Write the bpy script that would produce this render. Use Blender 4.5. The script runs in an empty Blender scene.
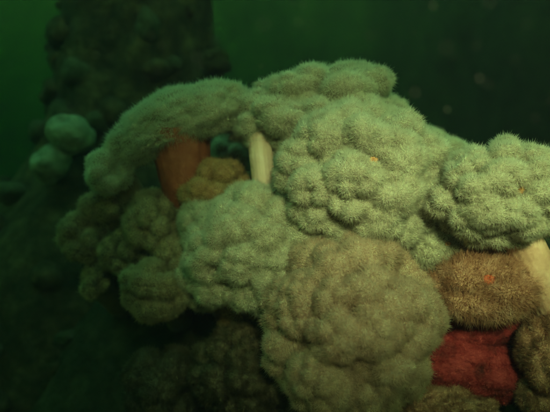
import bpy, math
import numpy as np
from mathutils import Vector

scene = bpy.context.scene
COL = scene.collection

# ------------------------------------------------------------------ camera
HFOV = math.radians(50)
cam_data = bpy.data.cameras.new('camera')
cam = bpy.data.objects.new('camera', cam_data)
COL.objects.link(cam)
cam.location = (0, 0, 0)
cam.rotation_euler = (math.radians(90), 0, 0)
cam_data.sensor_fit = 'HORIZONTAL'
cam_data.angle = HFOV
cam_data.clip_start = 0.02
cam_data.clip_end = 500
cam_data.dof.use_dof = True
cam_data.dof.focus_distance = 0.94
cam_data.dof.aperture_fstop = 2.4
scene.camera = cam

# ------------------------------------------------------------------ sky, sun, exposure
SUN_EL, SUN_AZ = 22.0, 3.0        # height; degrees to the right of straight behind the camera
world = bpy.data.worlds.new('World')
scene.world = world
world.use_nodes = True
wn = world.node_tree
wn.nodes.clear()
sky = wn.nodes.new('ShaderNodeTexSky')
sky.sky_type = 'NISHITA'
sky.sun_disc = False
sky.sun_elevation = math.radians(SUN_EL)
sky.sun_rotation = math.radians(180 - SUN_AZ)
bg = wn.nodes.new('ShaderNodeBackground')
bg.inputs['Strength'].default_value = 0.15
wo = wn.nodes.new('ShaderNodeOutputWorld')
wn.links.new(sky.outputs[0], bg.inputs[0])
wn.links.new(bg.outputs[0], wo.inputs[0])

sd = bpy.data.lights.new('sun', 'SUN')
sd.energy = 1.5
sd.angle = math.radians(12)
sd.color = (1.0, 0.55, 0.58)
sun = bpy.data.objects.new('sun', sd)
COL.objects.link(sun)
el, az = math.radians(SUN_EL), math.radians(SUN_AZ)
to_sun = Vector((math.cos(el) * math.sin(az), -math.cos(el) * math.cos(az), math.sin(el)))
sun.rotation_euler = to_sun.to_track_quat('Z', 'Y').to_euler()

vs = scene.view_settings
vs.view_transform = 'Standard'
vs.look = 'None'
vs.gamma = 1.0
vs.exposure = 3.8
vs.use_curve_mapping = False
scene.cycles.volume_bounces = 2
scene.cycles.max_bounces = 8
scene.cycles.diffuse_bounces = 6
scene.cycles.use_denoising = True

# ------------------------------------------------------------------ helpers
def W(d):
    return 2 * d * math.tan(HFOV / 2)

def at(px, py, d):
    """a place in the water: d metres ahead of the diver"""
    s = W(d) / 550.0
    return np.array([(px - 275) * s, d, (206 - py) * s])

def nrm(v):
    v = np.asarray(v, float)
    return v / np.maximum(np.linalg.norm(v, axis=-1, keepdims=True), 1e-9)

def tag(o, label=None, cat=None, group=None, kind=None):
    if label: o['label'] = label
    if cat: o['category'] = cat
    if group: o['group'] = group
    if kind: o['kind'] = kind
    return o

def mesh_np(name, verts, quads=None, tris=None, smooth=True):
    nq = 0 if quads is None else len(quads)
    nt = 0 if tris is None else len(tris)
    me = bpy.data.meshes.new(name)
    me.vertices.add(len(verts))
    me.vertices.foreach_set('co', np.asarray(verts, np.float32).ravel())
    parts, starts, tot = [], [], []
    if nq: parts.append(np.asarray(quads, np.int32).ravel())
    if nt: parts.append(np.asarray(tris, np.int32).ravel())
    loops = np.concatenate(parts)
    starts = np.concatenate([np.arange(nq) * 4, nq * 4 + np.arange(nt) * 3]).astype(np.int32)
    me.loops.add(len(loops))
    me.loops.foreach_set('vertex_index', loops)
    me.polygons.add(nq + nt)
    me.polygons.foreach_set('loop_start', starts)
    me.polygons.foreach_set('use_smooth', np.full(nq + nt, smooth))
    me.update(calc_edges=True)
    me.validate()
    return me

def obj(name, me, mat, parent=None, loc=None):
    o = bpy.data.objects.new(name, me)
    COL.objects.link(o)
    if mat: me.materials.append(mat)
    if parent: o.parent = parent
    if loc is not None: o.location = loc
    return o

def empty(name, loc):
    o = bpy.data.objects.new(name, None)
    COL.objects.link(o)
    o.empty_display_size = 0.05
    o.location = loc
    return o

class Waves:
    """smooth random field made of a few sine waves"""
    def __init__(self, rng, n, freq):
        self.w = rng.normal(size=(n, 3)) * freq
        self.p = rng.uniform(0, 6.28, n)
    def __call__(self, u):
        return np.sin(u @ self.w.T + self.p).mean(axis=1) * 1.4

# ------------------------------------------------------------------ materials
def material(name, cols, scale=18.0, rough=0.7, bump=0.0, bump_scale=60.0, translucent=0.0, spec=0.25, stretch=None):
    m = bpy.data.materials.new(name)
    m.use_nodes = True
    t = m.node_tree
    N, L = t.nodes, t.links
    b = N['Principled BSDF']
    b.inputs['Roughness'].default_value = rough
    b.inputs['Specular IOR Level'].default_value = spec
    tc = N.new('ShaderNodeTexCoord')
    src = tc.outputs['Object']
    noi = N.new('ShaderNodeTexNoise')
    noi.inputs['Scale'].default_value = scale
    noi.inputs['Detail'].default_value = 6
    noi.inputs['Roughness'].default_value = 0.62
    L.new(src, noi.inputs['Vector'])
    ramp = N.new('ShaderNodeValToRGB')
    el_ = ramp.color_ramp.elements
    n = len(cols)
    el_[0].position, el_[0].color = 0.30, (*cols[0], 1)
    el_[1].position, el_[1].color = 0.70, (*cols[-1], 1)
    for i in range(1, n - 1):
        e = el_.new(0.30 + 0.40 * i / (n - 1))
        e.color = (*cols[i], 1)
    L.new(noi.outputs['Fac'], ramp.inputs['Fac'])
    L.new(ramp.outputs['Color'], b.inputs['Base Color'])
    if bump:
        n2 = N.new('ShaderNodeTexNoise')
        n2.inputs['Scale'].default_value = bump_scale
        n2.inputs['Detail'].default_value = 5
        if stretch:
            mp = N.new('ShaderNodeMapping')
            mp.inputs['Scale'].default_value = stretch
            L.new(src, mp.inputs['Vector'])
            L.new(mp.outputs[0], n2.inputs['Vector'])
        else:
            L.new(src, n2.inputs['Vector'])
        bp = N.new('ShaderNodeBump')
        bp.inputs['Strength'].default_value = bump
        bp.inputs['Distance'].default_value = 0.01
        L.new(n2.outputs['Fac'], bp.inputs['Height'])
        L.new(bp.outputs[0], b.inputs['Normal'])
    if translucent:
        tr = N.new('ShaderNodeBsdfTranslucent')
        L.new(ramp.outputs['Color'], tr.inputs['Color'])
        mx = N.new('ShaderNodeMixShader')
        mx.inputs[0].default_value = translucent
        L.new(b.outputs[0], mx.inputs[1])
        L.new(tr.outputs[0], mx.inputs[2])
        L.new(mx.outputs[0], N['Material Output'].inputs['Surface'])
    return m

M = dict(
    plume=material('cream_tentacles', [(.72, .66, .56), (.82, .77, .67), (.86, .83, .75)], 30, .65, translucent=.7),
    plume2=material('pale_tentacles', [(.66, .63, .52), (.77, .74, .63), (.82, .80, .70)], 26, .65, translucent=.7),
    disc=material('cream_oral_disc', [(.22, .18, .14), (.32, .28, .22)], 40, .7, .4, 120),
    shade_dark=material('shade_dark_tentacles', [(.09, .065, .04), (.14, .10, .065), (.18, .14, .09)], 26, .65, translucent=.5),  # brown morph darkened to carry the shade of the bottom row and far one
    shade_dark_disc=material('shade_dark_oral_disc', [(.07, .045, .03), (.12, .085, .055)], 40, .7, .4, 120),  # disc colour lowered for the same shade
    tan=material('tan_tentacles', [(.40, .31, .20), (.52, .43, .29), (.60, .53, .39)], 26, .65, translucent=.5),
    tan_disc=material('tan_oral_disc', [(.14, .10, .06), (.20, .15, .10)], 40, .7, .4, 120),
    blush=material('blush_tentacles', [(.66, .48, .39), (.78, .59, .49), (.84, .69, .59)], 30, .65, translucent=.7),
    blush_disc=material('blush_oral_disc', [(.22, .15, .11), (.32, .23, .17)], 40, .7, .4, 120),
    knob=material('silted_knob', [(.03, .02, .015), (.06, .045, .035), (.09, .07, .055)], 30, .8, .9, 70),
    ochre=material('ochre_tentacles', [(.46, .26, .12), (.60, .38, .19), (.66, .49, .29)], 30, .65, translucent=.45),
    ochre_disc=material('ochre_oral_disc', [(.20, .10, .05), (.30, .17, .08)], 40, .7, .4, 120),
    brown=material('brown_tentacles', [(.34, .14, .09), (.50, .24, .16), (.80, .52, .41)], 34, .65, translucent=.45),
    brown_disc=material('brown_oral_disc', [(.28, .13, .09), (.38, .20, .14)], 40, .7, .4, 120),
    column=material('cream_column', [(.44, .27, .22), (.56, .36, .30), (.66, .46, .40)], 22, .5, .5, 40, spec=.4),
    pink=material('pinkish_column', [(.44, .22, .16), (.56, .31, .23), (.66, .42, .33)], 22, .5, .5, 40, spec=.4),
    rust=material('rust_brown_column', [(.20, .04, .022), (.29, .068, .036), (.36, .11, .06)], 24, .55, .5, 50, spec=.35),
    mouth=material('orange_mouth', [(.46, .20, .09), (.58, .30, .15)], 60, .5, .3, 150),
    redmouth=material('red_mouth', [(.42, .06, .03), (.52, .12, .06)], 60, .5, .3, 150),
    brownmouth=material('brown_mouth', [(.30, .14, .05), (.42, .22, .09)], 60, .5, .3, 150),
    closed=material('closed_anemone_skin', [(.11, .10, .09), (.18, .17, .15), (.25, .24, .215)], 34, .65, .9, 70, spec=.35),
    red=material('red_sponge', [(.08, .008, .011), (.25, .018, .025), (.44, .055, .07)], 28, .75, .9, 90),
    rock=material('silted_rock', [(.012, .009, .007), (.03, .02, .014), (.06, .042, .028)], 14, .9, 1.0, 40),
    crust=material('dark_crust', [(.014, .008, .006), (.045, .024, .016), (.12, .066, .042)], 16, .9, 1.0, 45),
    wall=material('dark_wall', [(.02, .018, .014), (.05, .04, .028), (.08, .06, .04)], 5, .9, 1.0, 20),
    sand=material('grey_silt', [(.06, .055, .04), (.10, .09, .065)], 6, .95, .6, 30),
    snow=material('marine_snow', [(.08, .07, .06), (.15, .14, .12)], 300, .8),
)

# ------------------------------------------------------------------ setting
# sea floor
def seabed():
    n = 90
    g = np.sign(np.linspace(-1, 1, n)) * np.abs(np.linspace(-1, 1, n)) ** 2 * 40
    X, Y = np.meshgrid(g, g)
    Y = np.maximum(Y + 3, -1.30 - .01 * np.arange(n)[::-1, None] / n)
    Z = -1.75 + .05 * np.sin(X * 1.7 + 1) * np.cos(Y * 1.3) + .02 * np.sin(X * 6 + Y * 4)
    V = np.stack([X, Y, Z], -1).reshape(-1, 3)
    i = np.arange(n * n).reshape(n, n)
    Q = np.stack([i[:-1, :-1], i[:-1, 1:], i[1:, 1:], i[1:, :-1]], -1).reshape(-1, 4)
    tag(obj('seabed', mesh_np('seabed', V, Q), M['sand']), 'dark silty sea floor below the anemones', kind='structure')
seabed()

def sphere_grid(nt, npz, t0=0.0, t1=math.pi):
    th = np.linspace(t0, t1, nt)
    ph = np.linspace(0, 2 * math.pi, npz, endpoint=False)
    T, P = np.meshgrid(th, ph, indexing='ij')
    u = np.stack([np.sin(T) * np.cos(P), np.sin(T) * np.sin(P), np.cos(T)], -1).reshape(-1, 3)
    i = np.arange(nt * npz).reshape(nt, npz)
    j = np.roll(i, -1, axis=1)
    Q = np.stack([i[:-1], i[1:], j[1:], j[:-1]], -1).reshape(-1, 4)
    return u, Q

# the rock the anemones grow on
MC, MR = np.array([0.30, 1.66, -0.80]), np.array([1.05, 0.52, 0.92])
_r = np.random.default_rng(5)
_w1, _w2, _w3 = Waves(_r, 8, 3.0), Waves(_r, 10, 9.0), Waves(_r, 14, 28.0)
def mound_scale(u):
    return 1 + .05 * _w1(u) + .035 * _w2(u) + .012 * np.abs(_w3(u))
def mound_pt(u):
    return MC + MR * u * mound_scale(u)[:, None]
def mound_root(p):
    """the spot on the rock nearest to p, a little inside it"""
    u = nrm((np.asarray(p) - MC) / MR)[None]
    return (MC + MR * u * (mound_scale(u)[:, None] - .03))[0]
u, Q = sphere_grid(110, 180)
tag(obj('rock', mesh_np('rock', mound_pt(u), Q), M['rock']), 'dark silt covered boulder that the anemones grow on', 'rock')

# encrusted piling on the left
PX, PY = -0.475, 2.02
_pr = np.random.default_rng(11)
_pw, _pw2, _pw3 = Waves(_pr, 8, 5.0), Waves(_pr, 10, 14.0), Waves(_pr, 14, 40.0)
def piling_radius(z):
    return .235 + .30 / (1 + np.exp((z + .02) * 7.0))
def piling_centre_x(z):
    return PX - .10 / (1 + np.exp((z + .02) * 7.0))
def piling():
    nz, na = 260, 120
    z = np.linspace(-1.85, 2.9, nz)
    a = np.linspace(0, 2 * math.pi, na, endpoint=False)
    Z, A = np.meshgrid(z, a, indexing='ij')
    dirs = np.stack([np.cos(A), np.sin(A), Z], -1).reshape(-1, 3)
    f = .030 * _pw(dirs * [1, 1, 1.5]) + .022 * np.abs(_pw2(dirs)) + .008 * np.abs(_pw3(dirs))
    R = piling_radius(Z).ravel() + f
    V = np.stack([piling_centre_x(Z.ravel()) + R * dirs[:, 0], PY + R * dirs[:, 1], Z.ravel()], -1)
    i = np.arange(nz * na).reshape(nz, na)
    j = np.roll(i, -1, axis=1)
    Q = np.stack([i[:-1], j[:-1], j[1:], i[1:]], -1).reshape(-1, 4)
    root = empty('piling', (0, 0, 0))
    tag(root, 'dark encrusted piling rising at left behind the anemones', 'piling')
    obj('post', mesh_np('piling_post', V, Q), M['crust'], root)
    # knobs of growth on it
    rng = np.random.default_rng(21)
    for k in range(64):
        zz = rng.uniform(-.55, .85)
        an = rng.uniform(math.pi * .95, math.pi * 2.05)
        r = rng.uniform(.016, .055)
        Rr = float(piling_radius(zz)) + .01
        c = np.array([float(piling_centre_x(zz)) + Rr * math.cos(an), PY + Rr * math.sin(an), zz])
        u, Q = sphere_grid(12, 18)
        w = Waves(np.random.default_rng(100 + k), 6, 3.0)
        o = obj('growth', mesh_np('growth', u * (r * (1 + .22 * w(u)))[:, None] * rng.uniform(.75, 1.2, 3), Q), M['crust' if k % 3 else 'knob'], root, c)
    return root
piling()

# added wall: darkens the water at right, runs on left to block the sky
def wall():
    nx, nz = 120, 80
    s = np.linspace(0, 1, nx)
    z = np.linspace(-1.9, 3.05, nz)
    S, Z = np.meshgrid(s, z, indexing='ij')
    kx = [0, .12, .3, .5, .75, 1]
    X = np.interp(S, kx, [1.75, 1.35, .9, -.6, -3.5, -8])
    Y = np.interp(S, kx, [1.6, 2.8, 5.2, 6.8, 6.8, 5.4])
    p = np.stack([X, Y, Z], -1).reshape(-1, 3)
    rng = np.random.default_rng(31)
    f = .10 * Waves(rng, 8, 2.5)(p) + .05 * Waves(rng, 10, 7)(p) + .02 * np.abs(Waves(rng, 12, 20)(p))
    Vf = p + np.array([-.8, -.6, 0]) * f[:, None]
    Vb = p + np.array([.8, .6, 0]) * .6
    V = np.concatenate([Vf, Vb])
    i = np.arange(nx * nz).reshape(nx, nz)
    k = nx * nz
    Q = [np.stack([i[:-1, :-1], i[:-1, 1:], i[1:, 1:], i[1:, :-1]], -1).reshape(-1, 4)]
    Q.append(Q[0][:, ::-1] + k)
    for e in (i[0], i[-1], i[:, 0], i[:, -1]):
        Q.append(np.stack([e[:-1], e[1:], e[1:] + k, e[:-1] + k], -1))
    tag(obj('added_wall', mesh_np('added_wall', V, np.concatenate(Q)), M['wall']),
        'added dark wall that deepens the green water behind, nearest at upper right', 'wall')
wall()

# added unseen planking behind the camera: shades left and bottom, gap lets sun through
SUN_GAP = (0.04, 0.74, 0.57, 0.92)      # x0, x1, z0, z1
def shade_screen():
    e = empty('shade_screen', (0, -.9, -1.9))
    tag(e, 'added timber screen behind the viewer that shades the scene except through its gap', kind='structure')
    rng = np.random.default_rng(41)
    def screen_plank(x0, x1, z0, z1):
        y0 = -.93 + rng.uniform(-.01, .01)
        n = 24
        xs = np.linspace(x0, x1, n)
        ring = []
        for x in xs:
            w = rng.normal(size=8) * .006
            ring.append([[x, y0 + w[0], z0 + .004 + abs(w[1])], [x, y0 + .07 + w[2], z0 + .004 + abs(w[3])],
                         [x, y0 + .07 + w[4], z1 - .004 - abs(w[5])], [x, y0 + w[6], z1 - .004 - abs(w[7])]])
        V = np.array(ring).reshape(-1, 3)
        i = np.arange(n * 4).reshape(n, 4)
        j = np.roll(i, -1, 1)
        Q = np.concatenate([np.stack([i[:-1], j[:-1], j[1:], i[1:]], -1).reshape(-1, 4), i[:1, ::-1], i[-1:]])
        obj('screen_plank', mesh_np('screen_plank', V - np.array([0, -.9, -1.9]), Q), M['crust'], e)
    edges = list(np.arange(-1.9, SUN_GAP[2] - .05, .24)) + [SUN_GAP[2], SUN_GAP[3]] + list(np.arange(SUN_GAP[3] + .24, 2.6, .24))
    for z0, z1 in zip(edges[:-1], edges[1:]):
        if SUN_GAP[2] - .01 < (z0 + z1) / 2 < SUN_GAP[3] + .01:
            screen_plank(-4, SUN_GAP[0], z0, z1); screen_plank(SUN_GAP[1], 4, z0, z1)
        else:
            screen_plank(-4, 4, z0, z1)
    for k, x in enumerate((-3.0, -1.4, 1.6, 3.2)):
        obj('post', column_mesh('shade_screen_post', [(x, -1.08, -1.95), (x, -1.08, .7), (x, -1.08, 2.6)], [.12] * 3, 60 + k, np.array([0, -.9, -1.9]), wrinkle=.04), M['crust'], e)
# ------------------------------------------------------------------ anemones
def frame(axis, roll=0.0):
    z = nrm(axis)
    ref = np.array([1.0, 0, 0])
    if abs(z[0]) > .9: ref = np.array([0, 1.0, 0])
    x = nrm(ref - z * (ref @ z))
    y = np.cross(z, x)
    c, s = math.cos(roll), math.sin(roll)
    return np.stack([c * x + s * y, -s * x + c * y, z], 0)      # rows: local axes in world

class Crown:
    def __init__(self, seed, centre, axis, rx, ry, h, roll=0.0, cap=1.95, folds=34, fold_amp=.36, clumps=200, clump_amp=.27,
                 under=.45, bend=0.0, dent=0.0):
        rng = np.random.default_rng(seed)
        self.rng = rng
        self.c = np.asarray(centre, float)
        self.F = frame(axis, roll)
        self.R = np.array([rx, ry, h])
        self.cap, self.under, self.bend, self.dent = cap, under, bend, dent
        self.fold_amp, self.clump_amp = fold_amp, clump_amp
        self.f = self._spots(folds), rng.uniform(.8, 1.3, folds) * (2.0 / math.sqrt(folds))
        self.k = self._spots(clumps), rng.uniform(.8, 1.25, clumps) * (2.5 / math.sqrt(clumps))
        self.w = Waves(rng, 6, 1.6)
        self.w2 = Waves(rng, 10, 5.0)
    def _spots(self, n):
        i = np.arange(n) + .5
        zmin = math.cos(self.cap)
        z = 1 - (1 - zmin) * i / n
        ph = i * 2.399963 + self.rng.uniform(0, 6)
        s = np.sqrt(np.maximum(0, 1 - z * z))
        p = np.stack([s * np.cos(ph), s * np.sin(ph), z], -1)
        return nrm(p + self.rng.normal(size=p.shape) * (.75 / math.sqrt(n)))
    def _bump(self, u, set_):
        c, r = set_
        ang = np.arccos(np.clip(u @ c.T, -1, 1)) / r
        return np.sqrt(np.maximum(0, 1 - ang ** 2)).max(axis=1)
    def surf(self, u):
        r = 1 + self.fold_amp * (self._bump(u, self.f) - .62) + self.clump_amp * (self._bump(u, self.k) - .72)
        r = r + .17 * self.w(u) + .025 * self.w2(u)
        if self.dent:
            r = r - self.dent * np.exp(-((1 - u[:, 2]) / .05))
        p = u * r[:, None] * self.R
        neg = p[:, 2] < 0
        p[neg, 2] *= self.under
        if self.bend:
            p[:, 2] -= self.bend * p[:, 0] ** 2
        return self.c + p @ self.F
    def base_mesh(self, name, nt=90, npz=180, org=0):
        u, Q = sphere_grid(nt, npz, 0.001, self.cap)
        return mesh_np(name, self.surf(u) - org, Q)
    def tentacles(self, name, n, length, rad, org=0, gap=0.0, jitter=.42, drift=(0, 0, .10)):
        rng = self.rng
        zmin = math.cos(self.cap)
        z = rng.uniform(zmin, 1 - gap, n)
        ph = rng.uniform(0, 2 * math.pi, n)
        s = np.sqrt(1 - z * z)
        u = np.stack([s * np.cos(ph), s * np.sin(ph), z], -1)
        e = .012
        t1 = nrm(np.cross(u, [0.31, 0.77, 0.55]))
        t2 = np.cross(u, t1)
        p = self.surf(u)
        pa, pb = self.surf(nrm(u + e * t1)), self.surf(nrm(u + e * t2))
        nr = nrm(np.cross(pa - p, pb - p))
        out = p - self.c
        flip = (nr * nrm(out)).sum(1) < 0
        nr[flip] *= -1
        keep = (nr * nrm(-p)).sum(1) > -.45          # the far undersides are bare
        p, nr = p[keep], nr[keep]
        n = len(p)
        d = nrm(nr + rng.normal(size=(n, 3)) * jitter * .6)
        L = length * (rng.uniform(.45, 1.05, n) * (1 + .5 * (rng.random(n) < .25)))[:, None]
        bend = rng.normal(size=(n, 3)) * jitter + np.asarray(drift)
        p0 = p - nr * rad * 1.5
        tip = p0 + nrm(d + bend * .45) * L
        r0 = rad * rng.uniform(.8, 1.2, n)[:, None]
        a = nrm(np.cross(d, [0.2, 0.3, 0.9]))
        b = np.cross(d, a)
        V = np.empty((n, 4, 3))
        for k in range(3):
            an = k * 2.0944
            V[:, k] = p0 + (a * math.cos(an) + b * math.sin(an)) * r0
        V[:, 3] = tip
        base = (np.arange(n) * 4)[:, None]
        tris = np.concatenate([base + np.array([k, (k + 1) % 3, 3]) for k in range(3)])
        return mesh_np(name, V.reshape(-1, 3) - org, None, tris)

def column_mesh(name, pts, radii, seed, org=0, nseg=60, na=96, wrinkle=.02):
    """a ridged fleshy stalk along a curve through pts"""
    rng = np.random.default_rng(seed)
    pts = np.asarray(pts, float)
    t = np.linspace(0, 1, nseg)
    k = np.linspace(0, 1, len(pts))
    def smooth(vals):
        vals = np.asarray(vals, float)
        out = np.stack([np.interp(np.linspace(0, 1, 200), k, vals[:, c]) for c in range(vals.shape[1])], -1)
        ker = np.hanning(61); ker /= ker.sum()
        pad = np.concatenate([2 * out[:1] - out[1:31][::-1], out, 2 * out[-1:] - out[-31:-1][::-1]])
        sm = np.stack([np.convolve(pad[:, c], ker, 'valid') for c in range(vals.shape[1])], -1)
        return np.stack([np.interp(t, np.linspace(0, 1, len(sm)), sm[:, c]) for c in range(vals.shape[1])], -1)
    c = smooth(pts)
    r = smooth(np.asarray(radii, float)[:, None])[:, 0]
    tan = nrm(np.gradient(c, axis=0))
    V = np.empty((nseg, na, 3))
    a0 = nrm(np.cross(tan[0], [0.13, .9, .2]))
    ph = rng.uniform(0, 6.28, 3)
    for i in range(nseg):
        a0 = nrm(a0 - tan[i] * (a0 @ tan[i]))
        b0 = np.cross(tan[i], a0)
        an = np.linspace(0, 2 * math.pi, na, endpoint=False)
        w = 1 + wrinkle * (.45 * np.sin(an * 19 + ph[0] + i * .02) + .4 * np.sin(an * 6 + ph[0] + i * .05) + .5 * np.sin(an * 3 + ph[1]) + .5 * np.sin(i * .8 + ph[2] + .5 * np.sin(an * 2)))
        V[i] = c[i] + (np.cos(an)[:, None] * a0 + np.sin(an)[:, None] * b0) * (r[i] * w)[:, None]
    ii = np.arange(nseg * na).reshape(nseg, na)
    jj = np.roll(ii, -1, axis=1)
    Q = np.stack([ii[:-1], jj[:-1], jj[1:], ii[1:]], -1).reshape(-1, 4)
    return mesh_np(name, V.reshape(-1, 3) - org, Q)

def anemone(label, seed, px, py, d, wpx, hpx, depth=.55, axis=(0, -1, .2), roll=0.0, density=1.0, mats=('plume', 'disc', 'column'),
            tlen=.0098, trad=.00042, root=None, via=None, col_r=(.034, .024, .03), mouth=None, mouth_r=.010, gap=0.0, group=None, neck_in=None, **kw):
    c = at(px, py, d)
    s = W(d) / 550
    rx, ry = wpx * s / 2 - tlen * .5, hpx * s / 2 - tlen * .5
    h = depth * min(rx, ry) * 1.3 if depth < 5 else depth
    if wpx < 90 and 'folds' not in kw:
        tlen, trad = .009, .00048
        kw = dict(kw, folds=13, fold_amp=.46, clumps=80, clump_amp=.22)
    cr = Crown(seed, c, axis, rx, ry, h, roll, **kw)
    foot = mound_root(c + np.array([0, .25, -.10])) if root is None else np.asarray(root, float)
    e = empty('plumose_anemone', foot)
    tag(e, label, 'anemone', group)
    # stalk from the rock up into the underside of the crown
    neck = c - cr.F[2] * h * (cr.under * .5 if neck_in is None else neck_in)
    pts = [foot] + ([] if via is None else [np.asarray(v, float) for v in via]) + [neck]
    if len(pts) == 2:
        pts.insert(1, (foot + neck) / 2 - cr.F[2] * .02 + np.array([0, 0, -.02]))
    rad = np.interp(np.linspace(0, 1, len(pts)), np.linspace(0, 1, len(col_r)), col_r)
    obj('column', column_mesh('column', pts, rad, seed + 1, foot), M[mats[2]], e)
    crown = obj('crown', cr.base_mesh('crown', *((90, 180) if wpx > 90 else (60, 120)), org=foot), M[mats[1]], e)
    area = rx * ry * (1 + .8 * h / min(rx, ry)) * 4.0
    n = int(min(90000, density * area / (.00115 ** 2)))
    tag(obj('tentacles', cr.tentacles('tentacles', n, tlen, trad, foot, gap=gap), M[mats[0]], crown), kind='stuff')
    if mouth:
        # ring of lips in the middle of the oral disc
        top = cr.surf(np.array([[0, 0, 1.0]]))[0]
        u, Q = sphere_grid(14, 30)
        A = np.arctan2(u[:, 1], u[:, 0])
        rr = 1 + .10 * np.sin(A * 9 + seed) + .06 * np.sin(A * 4)
        P = np.stack([u[:, 0] * rr, u[:, 1] * rr * .8, u[:, 2] * .7 - .75 * np.exp(-(u[:, 0] ** 2 * 18 + u[:, 1] ** 2 * 4)) * (u[:, 2] > 0)], -1) * mouth_r
        V = top + cr.F[2] * (tlen * .22 - mouth_r * .35) + P @ cr.F
        obj('mouth', mesh_np('mouth', V - foot, Q), M[mouth], crown)
    return e

shade_screen()

# --- the big pale cluster in the middle
anemone('topmost pale plumose anemone, a bare cream stalk under its left edge', 101, 315, 122, 1.12, 166, 94,
        depth=.9, axis=(-.05, -.8, .75), root=mound_root(at(266, 250, 1.25)), via=[at(268, 215, 1.07), at(262, 165, 1.065), at(257, 125, 1.085), at(255, 98, 1.12)],
        col_r=(.024, .0225, .0215, .0215, .022, .02))
anemone('largest pale plumose anemone in the middle, small orange mouth at its centre', 102, 364, 172, 1.00, 160, 142,
        depth=.6, axis=(.02, -1, .15), mats=('plume', 'disc', 'pink'), mouth='mouth', mouth_r=.0075, gap=.0004,
        via=[at(410, 262, 1.12), at(396, 235, 1.09)], root=mound_root(at(416, 300, 1.2)), col_r=(.03, .024, .024, .03))
anemone('green tinged plumose anemone tucked behind between the central and right-hand crowns', 103, 420, 165, 1.14, 88, 70,
        depth=.8, axis=(.2, -.8, .6))
anemone('pale plumose anemone at the right edge with a brown mouth and thick cream stalk', 104, 504, 194, .97, 138, 106,
        depth=.65, axis=(0, -1, .12), mats=('plume', 'disc', 'pink'), mouth='brownmouth', mouth_r=.013, gap=.002,
        root=mound_root(at(600, 380, 1.15)), via=[at(566, 335, 1.01), at(537, 270, .985)], col_r=(.04, .034, .031, .034), dent=.25)
anemone('big round pale plumose anemone hanging lowest in the cluster, beside the red sponge', 105, 350, 324, .95, 160, 162,
        depth=.6, axis=(0, -1, .05), fold_amp=.34, clump_amp=.26, mats=('blush', 'blush_disc', 'column'))
anemone('wide plumose anemone left of centre, below the bare cream stalk', 106, 262, 252, 1.04, 138, 120,
        depth=.65, axis=(-.15, -1, .2))
# --- left side
anemone('long drooping plumose anemone on a rust brown stalk, seen from the side', 107, 180, 125, 1.12, 158, 62,
        tlen=.0115, trad=.00046, depth=.80, axis=(-.36, -.30, .88), roll=0.0, fold_amp=.12, clump_amp=.20, under=.7, bend=.35, cap=2.5,
        mats=('plume2', 'disc', 'rust'), root=mound_root(at(180, 260, 1.3)), via=[at(184, 215, 1.20), at(184, 180, 1.15)],
        col_r=(.024, .030, .048, .062), neck_in=-.1)
anemone('small ochre plumose anemone beside the rust brown stalk', 138, 218, 190, 1.13, 66, 56, depth=.7,
        axis=(.1, -1, .4), mats=('ochre', 'ochre_disc', 'rust'), folds=16, fold_amp=.55, clumps=70, clump_amp=.25)
anemone('dim green plumose anemone half hidden behind the bare cream stalk', 109, 234, 152, 1.26, 44, 46, depth=.8, axis=(0, -1, .3), mats=('plume2', 'disc', 'column'))
anemone('small plumose anemone left of the ochre one, below the rust brown stalk', 110, 204, 228, 1.10, 50, 60, depth=.7, axis=(-.2, -1, .3), mats=('plume2', 'disc', 'column'))
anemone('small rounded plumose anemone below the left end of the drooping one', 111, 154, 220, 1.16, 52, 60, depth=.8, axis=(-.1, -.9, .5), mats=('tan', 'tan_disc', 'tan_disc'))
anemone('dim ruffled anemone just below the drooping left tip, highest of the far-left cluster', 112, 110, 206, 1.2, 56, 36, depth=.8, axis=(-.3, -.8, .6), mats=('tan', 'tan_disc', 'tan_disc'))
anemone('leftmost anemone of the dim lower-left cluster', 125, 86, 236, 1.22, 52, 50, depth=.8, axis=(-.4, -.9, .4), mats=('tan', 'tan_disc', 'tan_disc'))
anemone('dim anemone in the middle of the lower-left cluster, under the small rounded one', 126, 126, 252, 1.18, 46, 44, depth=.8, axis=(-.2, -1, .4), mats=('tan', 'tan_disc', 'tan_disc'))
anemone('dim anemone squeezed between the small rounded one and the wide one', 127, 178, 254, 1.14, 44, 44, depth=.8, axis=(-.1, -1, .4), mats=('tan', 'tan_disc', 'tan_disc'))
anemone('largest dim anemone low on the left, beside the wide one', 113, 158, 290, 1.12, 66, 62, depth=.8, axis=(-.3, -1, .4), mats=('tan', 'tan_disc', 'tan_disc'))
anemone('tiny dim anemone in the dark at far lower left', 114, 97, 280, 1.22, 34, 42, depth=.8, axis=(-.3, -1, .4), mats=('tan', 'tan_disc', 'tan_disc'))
anemone('small pale plumose anemone against the drooping left tip of the long one', 115, 113, 171, 1.13, 50, 46, depth=.8, axis=(-.5, -1, .3), mats=('plume2', 'disc', 'tan_disc'),
        root=mound_root(at(140, 215, 1.4)))
anemone('plumose anemone between the wide one and the small dim ones', 116, 205, 278, 1.12, 56, 60, depth=.7, axis=(-.2, -1, .3), mats=('plume2', 'disc', 'column'))
# --- right side
anemone('small squat plumose anemone with an orange mouth under the right-hand crown', 117, 443, 246, 1.02, 72, 50, depth=.6, axis=(0, -1, .2), mouth='mouth', mouth_r=.005, gap=.006)
anemone('peach brown anemone with long fine tentacles and a red mouth, above the red sponge', 118, 482, 284, .985, 124, 78, depth=.45, axis=(.04, -1, .42),
        mats=('brown', 'brown_disc', 'rust'), tlen=.018, trad=.00055, mouth='redmouth', mouth_r=.011, gap=.008, density=.7, folds=16, fold_amp=.34, clumps=70, clump_amp=.24)
anemone('dim brownish plumose anemone at lower right, beside the red sponge', 119, 552, 366, .99, 78, 116, depth=.7, axis=(-.1, -1, .1), mats=('brown', 'brown_disc', 'column'))
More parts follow.
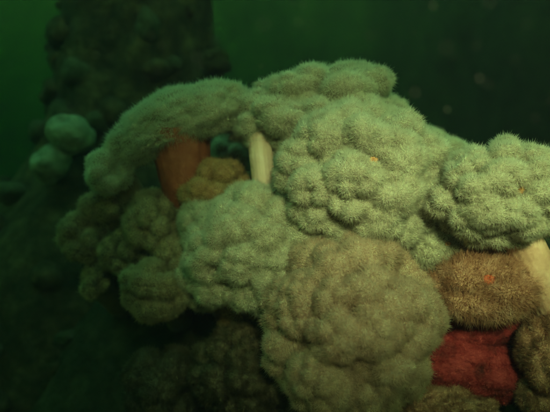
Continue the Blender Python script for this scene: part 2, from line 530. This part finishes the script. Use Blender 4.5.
# --- dim row along the bottom
anemone('dim plumose anemone at the bottom, under the wide one', 120, 246, 378, 1.06, 96, 90, depth=.7, axis=(-.1, -1, .1), mats=('shade_dark', 'shade_dark_disc', 'shade_dark_disc'))
anemone('brownish plumose anemone in shade between the wide one and the lowest one', 121, 252, 322, 1.14, 66, 48, depth=.7, axis=(-.1, -1, .1), mats=('ochre', 'ochre_disc', 'column'))
anemone('plumose anemone coloured dark as if barely lit, at the bottom left', 122, 165, 385, 1.10, 80, 80, depth=.7, axis=(-.2, -1, .1), mats=('shade_dark', 'shade_dark_disc', 'shade_dark_disc'))
anemone('brownish plumose anemone cut by the bottom edge, below the red sponge', 123, 440, 408, 1.0, 100, 50, depth=.7, axis=(0, -1, .1), mats=('brown', 'brown_disc', 'column'))
# --- far one on the piling
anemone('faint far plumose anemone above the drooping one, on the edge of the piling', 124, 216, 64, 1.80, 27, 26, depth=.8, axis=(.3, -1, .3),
        root=(-.262, 1.94, .40), mats=('shade_dark', 'shade_dark_disc', 'shade_dark_disc'), col_r=(.018, .015, .02))

# --- closed anemones on the piling
def closed_anemone(label, seed, px, py, d, wpx, hpx, axis, root):
    c = at(px, py, d)
    s = W(d) / 550
    cr = Crown(seed, c, axis, wpx * s / 2, hpx * s / 2, min(wpx, hpx) * s / 2 * .95, cap=3.1, folds=6, fold_amp=.16, clumps=40, clump_amp=.05, under=1.0, dent=.34)
    root = np.asarray(root, float)
    e = empty('closed_anemone', root)
    tag(e, label, 'anemone', 'closed anemones on the piling')
    obj('column', column_mesh('column', [root, (root + c) / 2, c], (.035, .035, wpx * s * .30), seed, root), M['closed'], e)
    obj('body', cr.base_mesh('body', 40, 60, root), M['closed'], e)
for lab, sd_, px, py, d, w, ax in [
        ('closed smooth anemone, the upper of the two pale domes at left', 201, 71, 133, 1.58, 43, (-.25, -.8, .6)),
        ('closed smooth anemone, the lower of the two pale domes at left', 202, 51, 163, 1.58, 38, (-.5, -.8, .4))]:
    c_ = at(px, py, d)
    closed_anemone(lab, sd_, px, py, d, w, w, ax, (c_[0] * 1.1, 1.76, c_[2] * 1.1 - .02))

# --- red sponge
def sponge():
    foot = mound_root(at(465, 360, 1.1))
    e = empty('sponge', foot)
    tag(e, 'dark red lobed sponge beside the lowest big anemone', 'sponge')
    for k, (px, py, d, w, h, roll) in enumerate([(474, 330, 1.045, 124, 44, .05), (464, 364, 1.03, 140, 66, -.16)]):
        c = at(px, py, d); s = W(d) / 550
        cr = Crown(300 + k, c, (0, -1, .15), w * s / 2, h * s / 2, .045, roll, cap=3.1, folds=14, fold_amp=.20, clumps=160, clump_amp=.08, under=1.4)
        lobe = obj('lobe', cr.base_mesh('sponge_lobe', 80, 150, foot), M['red'], e)
        tag(obj('papillae', cr.tentacles('papillae', 14000, .006, .0005, foot), M['red'], lobe), kind='stuff')
sponge()

# ------------------------------------------------------------------ drifting specks
def marine_snow():
    rng = np.random.default_rng(77)
    spots = [at(433, 6, .46), at(447, 110, .50), at(415, 93, .42), at(488, 85, .42), at(120, 30, .5), at(298, 22, .45), at(370, 36, .42), at(96, 55, .5), at(515, 60, .42),
             at(180, 85, .5), at(200, 66, .5), at(535, 118, .45)]
    for _ in range(300):
        d = rng.uniform(.35, .6)
        spots.append(at(rng.uniform(-60, 610), rng.uniform(-40, 412), d))
    Vs, Qs, off = [], [], 0
    u, Q = sphere_grid(6, 8)
    for i, p in enumerate(spots):
        r = rng.uniform(.0006, .0012) if i < 12 else .0002 + .0009 * rng.random() ** 3
        v = p + u * r * rng.uniform(.6, 1.4, (len(u), 1))
        Vs.append(v); Qs.append(Q + off); off += len(u)
    tag(obj('marine_snow', mesh_np('marine_snow', np.concatenate(Vs), np.concatenate(Qs)), M['snow']),
        'pale specks of marine snow drifting in the green water', kind='stuff')
marine_snow()

# ------------------------------------------------------------------ the murky water
def haze():
    lo, hi = np.array([-44, -1.35, -2.9]), np.array([44, 48, 3.1])
    V = np.array([[(lo, hi)[i][0], (lo, hi)[j][1], (lo, hi)[k][2]] for i in (0, 1) for j in (0, 1) for k in (0, 1)])
    Q = [[0, 1, 3, 2], [4, 6, 7, 5], [0, 4, 5, 1], [2, 3, 7, 6], [0, 2, 6, 4], [1, 5, 7, 3]]
    m = bpy.data.materials.new('murky_water')
    m.use_nodes = True
    t = m.node_tree
    t.nodes.clear()
    out = t.nodes.new('ShaderNodeOutputMaterial')
    pv = t.nodes.new('ShaderNodeVolumePrincipled')
    pv.inputs['Color'].default_value = (.0155, .0118, .022, 1)
    pv.inputs['Absorption Color'].default_value = (0.0718, 0.3824, 0.0454, 1)
    pv.inputs['Density'].default_value = 0.72
    pv.inputs['Anisotropy'].default_value = 0.0
    t.links.new(pv.outputs[0], out.inputs['Volume'])
    tag(obj('haze', mesh_np('haze', V, np.array(Q), smooth=False), m), 'murky green sea water all around', kind='stuff')
haze()
